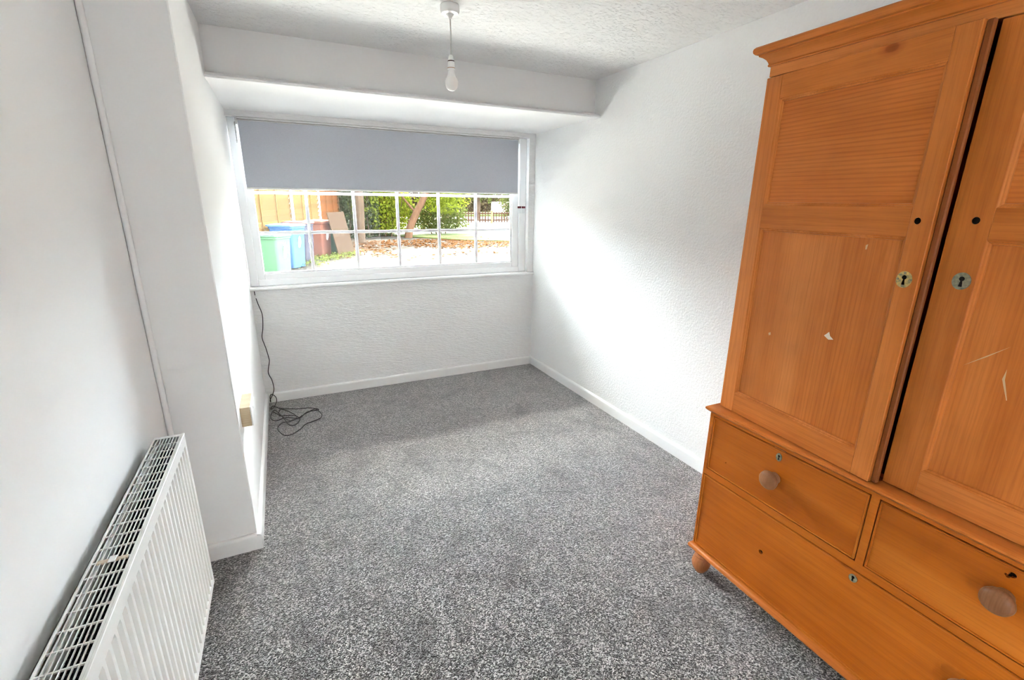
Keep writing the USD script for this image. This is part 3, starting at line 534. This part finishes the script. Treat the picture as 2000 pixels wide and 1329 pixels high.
# wheelie bins
def rrect(w, d, z, r=.05, y0=0.0, n=5):
    P = []
    for cx, cy, a in ((w/2-r, d/2-r, 0), (-w/2+r, d/2-r, 90), (-w/2+r, -d/2+r, 180), (w/2-r, -d/2+r, 270)):
        for k in range(n):
            t = math.radians(a + 90*k/(n-1)); P.append((cx+r*math.cos(t), cy+y0+r*math.sin(t), z))
    return P
def bin_(label, loc, rz, w, d, h, col, lidcol, name, number=None, small=None):
    body = plain(name+'_plastic', col, 0.6, 0.03); lid = plain(name+'_lid_plastic', lidcol, 0.55, 0.03) if lidcol != col else body
    b = thing('wheelie_bin', label, 'wheelie bin', (*loc, G0), rz, group='wheelie bins beside the fence')
    obj('body', rings([rrect(w*.82, d*.80, .02, .04), rrect(w*.82, d*.80, .03, .05), rrect(w*.95, d*.95, h-.09, .05), rrect(w*1.0, d*1.0, h-.085, .05), rrect(w*1.0, d*1.0, h-.045, .05)]), body, b, smooth=35)
    l = obj('lid', rings([rrect(w*1.04, d*1.05, h-.045, .05), rrect(w*1.06, d*1.07, h-.035, .05), rrect(w*1.05, d*1.05, h-.010, .06), rrect(w*.85, d*.85, h+.010, .08), rrect(w*.4, d*.4, h+.016, .05)]), lid, b, smooth=35)
    obj('handle', tube([(-w*.38, d*.50, h-.03), (-w*.38, d*.60, h-.03), (w*.38, d*.60, h-.03), (w*.38, d*.50, h-.03)], .014, 8), body, b, smooth=40)
    for s in (-1, 1): obj('wheel', turned(trimesh.creation.cylinder(.095, .045, sections=20), [1, 0, 0]).apply_translation([s*w*.40, d*.46, .095]), M['black'], b, smooth=30)
    if number:
        o = obj('number_sticker', Polygon_front([(math.cos(t)*.050, math.sin(t)*.115) for t in np.linspace(0, 2*math.pi, 28, endpoint=False)], -d*.455-.004, .60*h, d*.0925/h, .004), M['paper'], b)
        t = meshkit.text_mesh(number, .10, .002, True); t.vertices -= [t.bounds.mean(0)[0], t.bounds.mean(0)[1], 0]
        v = t.vertices.copy(); t.vertices = np.stack([v[:, 0], -d*.455-.0085 - v[:, 2] - v[:, 1]*d*.21/h*1.0, v[:, 1]+.60*h], 1)
        obj('number', t, M['num'], o)
    if small:
        t = meshkit.text_mesh(small, .055, .002, True); t.vertices -= [t.bounds.mean(0)[0], t.bounds.mean(0)[1], 0]
        v = t.vertices.copy(); t.vertices = np.stack([v[:, 0]-.0, -d*.478-.0065 - v[:, 2], v[:, 1]+.78*h], 1)
        obj('small_number', t, M['paper'], b)
    return b
def Polygon_front(pts, y, z, lean, t):
    m = trimesh.creation.extrude_polygon(Polygon(pts), t, engine='earcut'); v = m.vertices.copy()
    m.vertices = np.stack([v[:, 0], y - v[:, 2] - v[:, 1]*lean*2.27, v[:, 1]+z], 1); return m
M['num'] = plain('sticker_number', (0.30, 0.28, 0.27), 0.6)
bin_('green wheelie bin nearest the window', (-.15, 9.55), 56, .46, .46, .80, (0.0230, 0.0520, 0.0272), (0.0316, 0.0638, 0.0391), 'green_bin', '6', '11')
bin_('blue wheelie bin between the green and the black one', (.12, 11.05), 56, .52, .54, .90, (0.0147, 0.0348, 0.0826), (0.0330, 0.0594, 0.0991), 'blue_bin', '6')
bin_('black wheelie bin with a dull red lid', (.38, 11.90), 56, .46, .50, .92, (0.0122, 0.0112, 0.0153), (0.0663, 0.0245, 0.0194), 'black_bin', '6')
bin_('brown wheelie bin beside the leaning plywood', (.84, 12.95), 56, .48, .52, .91, (0.0469, 0.0184, 0.0122), (0.0775, 0.0326, 0.0235), 'brown_bin', '6')
bin_('dark green bin half hidden behind the plywood', (1.26, 13.75), 56, .46, .50, .84, (0.0082, 0.0235, 0.0153), (0.0082, 0.0235, 0.0153), 'dark_green_bin')

# plywood leaning on the fence
b0, b1 = np.array([1.24, 12.48, G0]), np.array([1.74, 13.50, G0]); t0, t1 = np.array([1.045, 12.60, 1.295]), np.array([1.545, 13.60, 1.300])
th = np.cross(b1-b0, t0-b0); th = th/np.linalg.norm(th)*.018
ply = rings([[b0, b1, t1, t0], [b0+th, b1+th, t1+th, t0+th]]); ply.fix_normals()
tag(obj('plywood_sheet', ply, M['plywood']), 'weathered brown plywood sheet leaning beside the brown bin', 'board')

# picket fence along the road
pk = thing('picket_fence', 'low brown picket fence with pale posts beyond the lawn', 'fence', (0, 30.7, G0+.03))
posts = [6.6, 8.55, 10.82, 13.22, 15.6, 18.0, 20.4]
for i, x in enumerate(posts): obj('fence_post', cbx(x-.07, x+.07, -.02, .12, -.05, .86, .012), M['picket_post'], pk)
for z in (.18, .62): obj('rail', cbx(posts[0], posts[-1], -.005, .035, z, z+.075, .004), M['picket'], pk)
x = posts[0]+.18
while x < posts[-1]-.1:
    if min(abs(x-p) for p in posts) > .09:
        h = .78 + rng.uniform(-.015, .015)
        pp = Polygon([(-.038, .06), (.038, .06), (.038, h-.05), (0, h), (-.038, h-.05)])
        obj('picket', at(extrude(pp, 'y', -.026, -.006), x, 0, 0), M['picket'], pk)
    x += .205

# leaves and trees
def leaves(c, rad, n, size, seed, shell=0.35, droop=0.0, flat=0.0):
    r = np.random.default_rng(seed); d = r.normal(size=(n, 3)); d /= np.linalg.norm(d, axis=1)[:, None]
    q = d*((shell + (1-shell)*r.random(n)**.6)[:, None]); q *= (0.72 + 0.5*meshkit.noise(d*2.6+seed, seed))[:, None]
    P = np.asarray(c) + q*np.asarray(rad); P[:, 2] = np.maximum(P[:, 2], G0+.03)
    return leaf_at(P, r, size, droop, flat)
def leaf_at(P, r, size, droop=0.0, flat=0.0):
    n = len(P); a = r.normal(size=(n, 3)); a[:, 2] = a[:, 2]*(1-flat) - droop*2; a /= np.linalg.norm(a, axis=1)[:, None]
    b = np.cross(a, r.normal(size=(n, 3))*[1, 1, 1-flat] + [0, 0, 1e-3 if not flat else .0] if not flat else np.array([0, 0, 1.0])+r.normal(size=(n, 3))*.25); b /= np.linalg.norm(b, axis=1)[:, None]
    s = size*r.uniform(.6, 1.3, n)[:, None]; nn = np.cross(a, b)
    V = np.stack([P-a*s*.5, P+b*s*.30+nn*s*.08, P+a*s*.5, P-b*s*.30+nn*s*.08], 1).reshape(-1, 3); k = np.arange(n)[:, None]*4
    return trimesh.Trimesh(V, np.vstack([k+[0, 1, 2], k+[0, 2, 3]]), process=False)
def limb(P, r0, r1, k=5, n=9): 
    q = spline(P, k); return tube(q, np.linspace(r0, r1, len(q)), n)

t1_ = thing('tree', 'thick grey brown tree trunk beside the end of the orange fence', 'tree', (2.47, 17.0, G0))
obj('trunk', limb([(-.03, 0, -.1), (0, 0, .6), (.04, .02, 1.6), (.02, .1, 3.0), (.1, .1, 4.4)], .16, .10), M['bark'], t1_, smooth=40)
obj('branch', limb([(.04, .02, 2.2), (.7, .2, 3.0), (1.3, .3, 3.4)], .06, .02), M['bark'], t1_, smooth=40)
obj('foliage', leaves((0.3, .6, 3.9), (2.0, 1.8, 1.3), 5000, .14, 5), M['leaf_lime'], t1_, kind='stuff')
hd = thing('ivy_hedge', 'dark ivy hedge behind the leaning plywood', 'hedge', (0, 0, 0))
obj('stem', cat(*[limb([(1.9+.25*i, 19.6, G0), (1.95+.25*i+rng.uniform(-.1, .1), 19.6, 1.4), (2.0+.25*i+rng.uniform(-.2, .2), 19.6, 2.6)], .04, .015, 4, 6) for i in range(6)]), M['bark'], hd, smooth=40, kind='stuff')
obj('foliage', cat(leaves((2.55, 20.0, 1.25), (1.15, .8, 1.6), 7000, .11, 7), leaves((3.4, 21.0, 1.2), (1.2, .8, 1.6), 4500, .11, 8)), M['leaf_dark'], hd, kind='stuff')
t2_ = thing('tree', 'leaning red brown trunk rising through lime yellow leaves', 'tree', (4.60, 19.0, G0))
obj('trunk', limb([(-.06, 0, -.1), (.03, 0, .35), (.32, .02, .95), (.62, .05, 1.45), (.88, .1, 2.0), (1.1, .2, 2.9), (1.2, .3, 3.8)], .165, .09), M['bark_red'], t2_, smooth=40)
obj('branch', limb([(.62, .05, 1.45), (1.1, .3, 1.9), (1.7, .5, 2.1)], .06, .02), M['bark_red'], t2_, smooth=40)
obj('branch', limb([(.32, .02, .95), (-.15, .3, 1.6), (-.6, .4, 2.3)], .05, .02), M['bark_red'], t2_, smooth=40)
obj('foliage', cat(leaves((1.55, .5, 1.85), (1.15, .7, .95), 2600, .13, 11), leaves((.6, .9, 3.4), (2.3, 1.4, 1.3), 5000, .14, 13)), M['leaf_lime'], t2_, kind='stuff')
bs = thing('shrub', 'lime yellow shrub left of the leaning trunk', 'shrub', (3.6, 20.0, G0))
obj('stem', cat(*[limb([(.25*i-.5, 0, 0), (.3*i-.6+rng.uniform(-.1, .1), 0, .9), (.4*i-.8+rng.uniform(-.2, .2), 0, 2.0)], .03, .01, 4, 6) for i in range(6)]), M['bark'], bs, smooth=40, kind='stuff')
obj('foliage', cat(leaves((-.05, .1, 1.35), (1.15, .8, 1.35), 5200, .13, 17), leaves((.85, .7, 1.1), (.8, .6, 1.2), 2400, .13, 19)), M['leaf_lime'], bs, kind='stuff')
b2 = thing('shrub', 'low olive shrub right of the leaning trunk', 'shrub', (6.3, 20.6, G0))
obj('stem', cat(*[limb([(.2*i-.3, 0, 0), (.3*i-.5, 0, .6), (.4*i-.7, 0, 1.3)], .025, .01, 4, 6) for i in range(4)]), M['bark'], b2, smooth=40, kind='stuff')
obj('foliage', leaves((0, 0, .75), (1.35, .7, .8), 4200, .11, 23), M['leaf_willow'], b2, kind='stuff')
b3 = thing('shrub', 'pale yellow green shrub at the right edge beyond the pickets', 'shrub', (16.2, 33.4, G0))
obj('stem', cat(*[limb([(.2*i-.3, 0, 0), (.3*i-.5, 0, .9), (.5*i-.9, 0, 2.0)], .03, .01, 4, 6) for i in range(4)]), M['bark'], b3, smooth=40, kind='stuff')
obj('foliage', leaves((0, 0, 1.5), (1.1, .8, 1.5), 3200, .16, 29), M['leaf_willow'], b3, kind='stuff')
wl = thing('willow_tree', 'weeping willow hanging over the road behind the pickets', 'tree', (14.6, 37.0, G0))
obj('trunk', limb([(0, 0, -.1), (.1, 0, 1.6), (0, .1, 3.4), (.2, .2, 5.0)], .24, .12), M['bark'], wl, smooth=40)
rw = np.random.default_rng(31); WP = []
for k in range(120):
    x, y, zt = rw.uniform(-2.9, 1.6), rw.uniform(-1.6, 1.6), rw.uniform(3.6, 5.4)
    zb_ = {0: 1.5, 1: 2.0, 2: 2.3, 3: 2.6}[k % 4] + rw.uniform(-.25, .3)
    m = 70; t = rw.random(m); WP.append(np.stack([x + rw.normal(0, .05, m), y + rw.normal(0, .05, m), zt + (zb_-zt)*t], 1))
WPn = np.vstack(WP)
obj('foliage', leaf_at(WPn, rw, .16, 1.2), M['leaf_willow'], wl, kind='stuff')
fh = thing('far_hedge', 'autumn brown hedge across the road', 'hedge', (0, 0, 0))
obj('core', bx(-6, 44, 60.6, 61.6, G0, 2.2), M['bark'], fh)
HP = np.stack([rng.uniform(-6, 44, 26000), rng.normal(60.6, .5, 26000), G0+.2 + 4.2*rng.random(26000)**.8], 1)
obj('foliage', leaf_at(HP, rng, .42), M['leaf_far'], fh, kind='stuff')
hs = thing('far_wall', 'low peach brick garden wall across the road', 'wall', (22.4, 52, G0+.2))
obj('brickwork', bx(0, 9, 0, .22, 0, 1.25), M['brick'], hs); obj('coping', cbx(-.05, 9.05, -.05, .27, 1.25, 1.33, .01), M['concrete_post'], hs)
# fallen leaves and weeds
rl = np.random.default_rng(41); u = rl.random((5200, 2))
LPs = np.stack([1.9 + u[:, 0]*7.5 + rl.normal(0, .5, 5200), 12.4 + u[:, 1]*5.2 + u[:, 0]*1.0 + rl.normal(0, .5, 5200), np.full(5200, G0+.018)], 1)
LPs = LPs[meshkit.noise(LPs*[.6, .6, 0]) + .25*rl.random(len(LPs)) > .42]
tag(obj('fallen_leaves', leaf_at(LPs, rl, .12, 0, .85), M['leaf_fallen']), 'orange fallen leaves scattered over the drive', 'leaves', kind='stuff')
wp = np.vstack([np.stack([rl.normal(a, .20, k), rl.normal(b, .22, k), G0+.02+.10*rl.random(k)], 1) for a, b, k in ((.75, 12.1, 160), (1.15, 12.45, 160), (.45, 11.2, 90), (1.5, 13.0, 90))])
tag(obj('weeds', leaf_at(wp, rl, .07), M['weed']), 'yellow green weeds growing at the foot of the bins', 'weeds', kind='stuff')
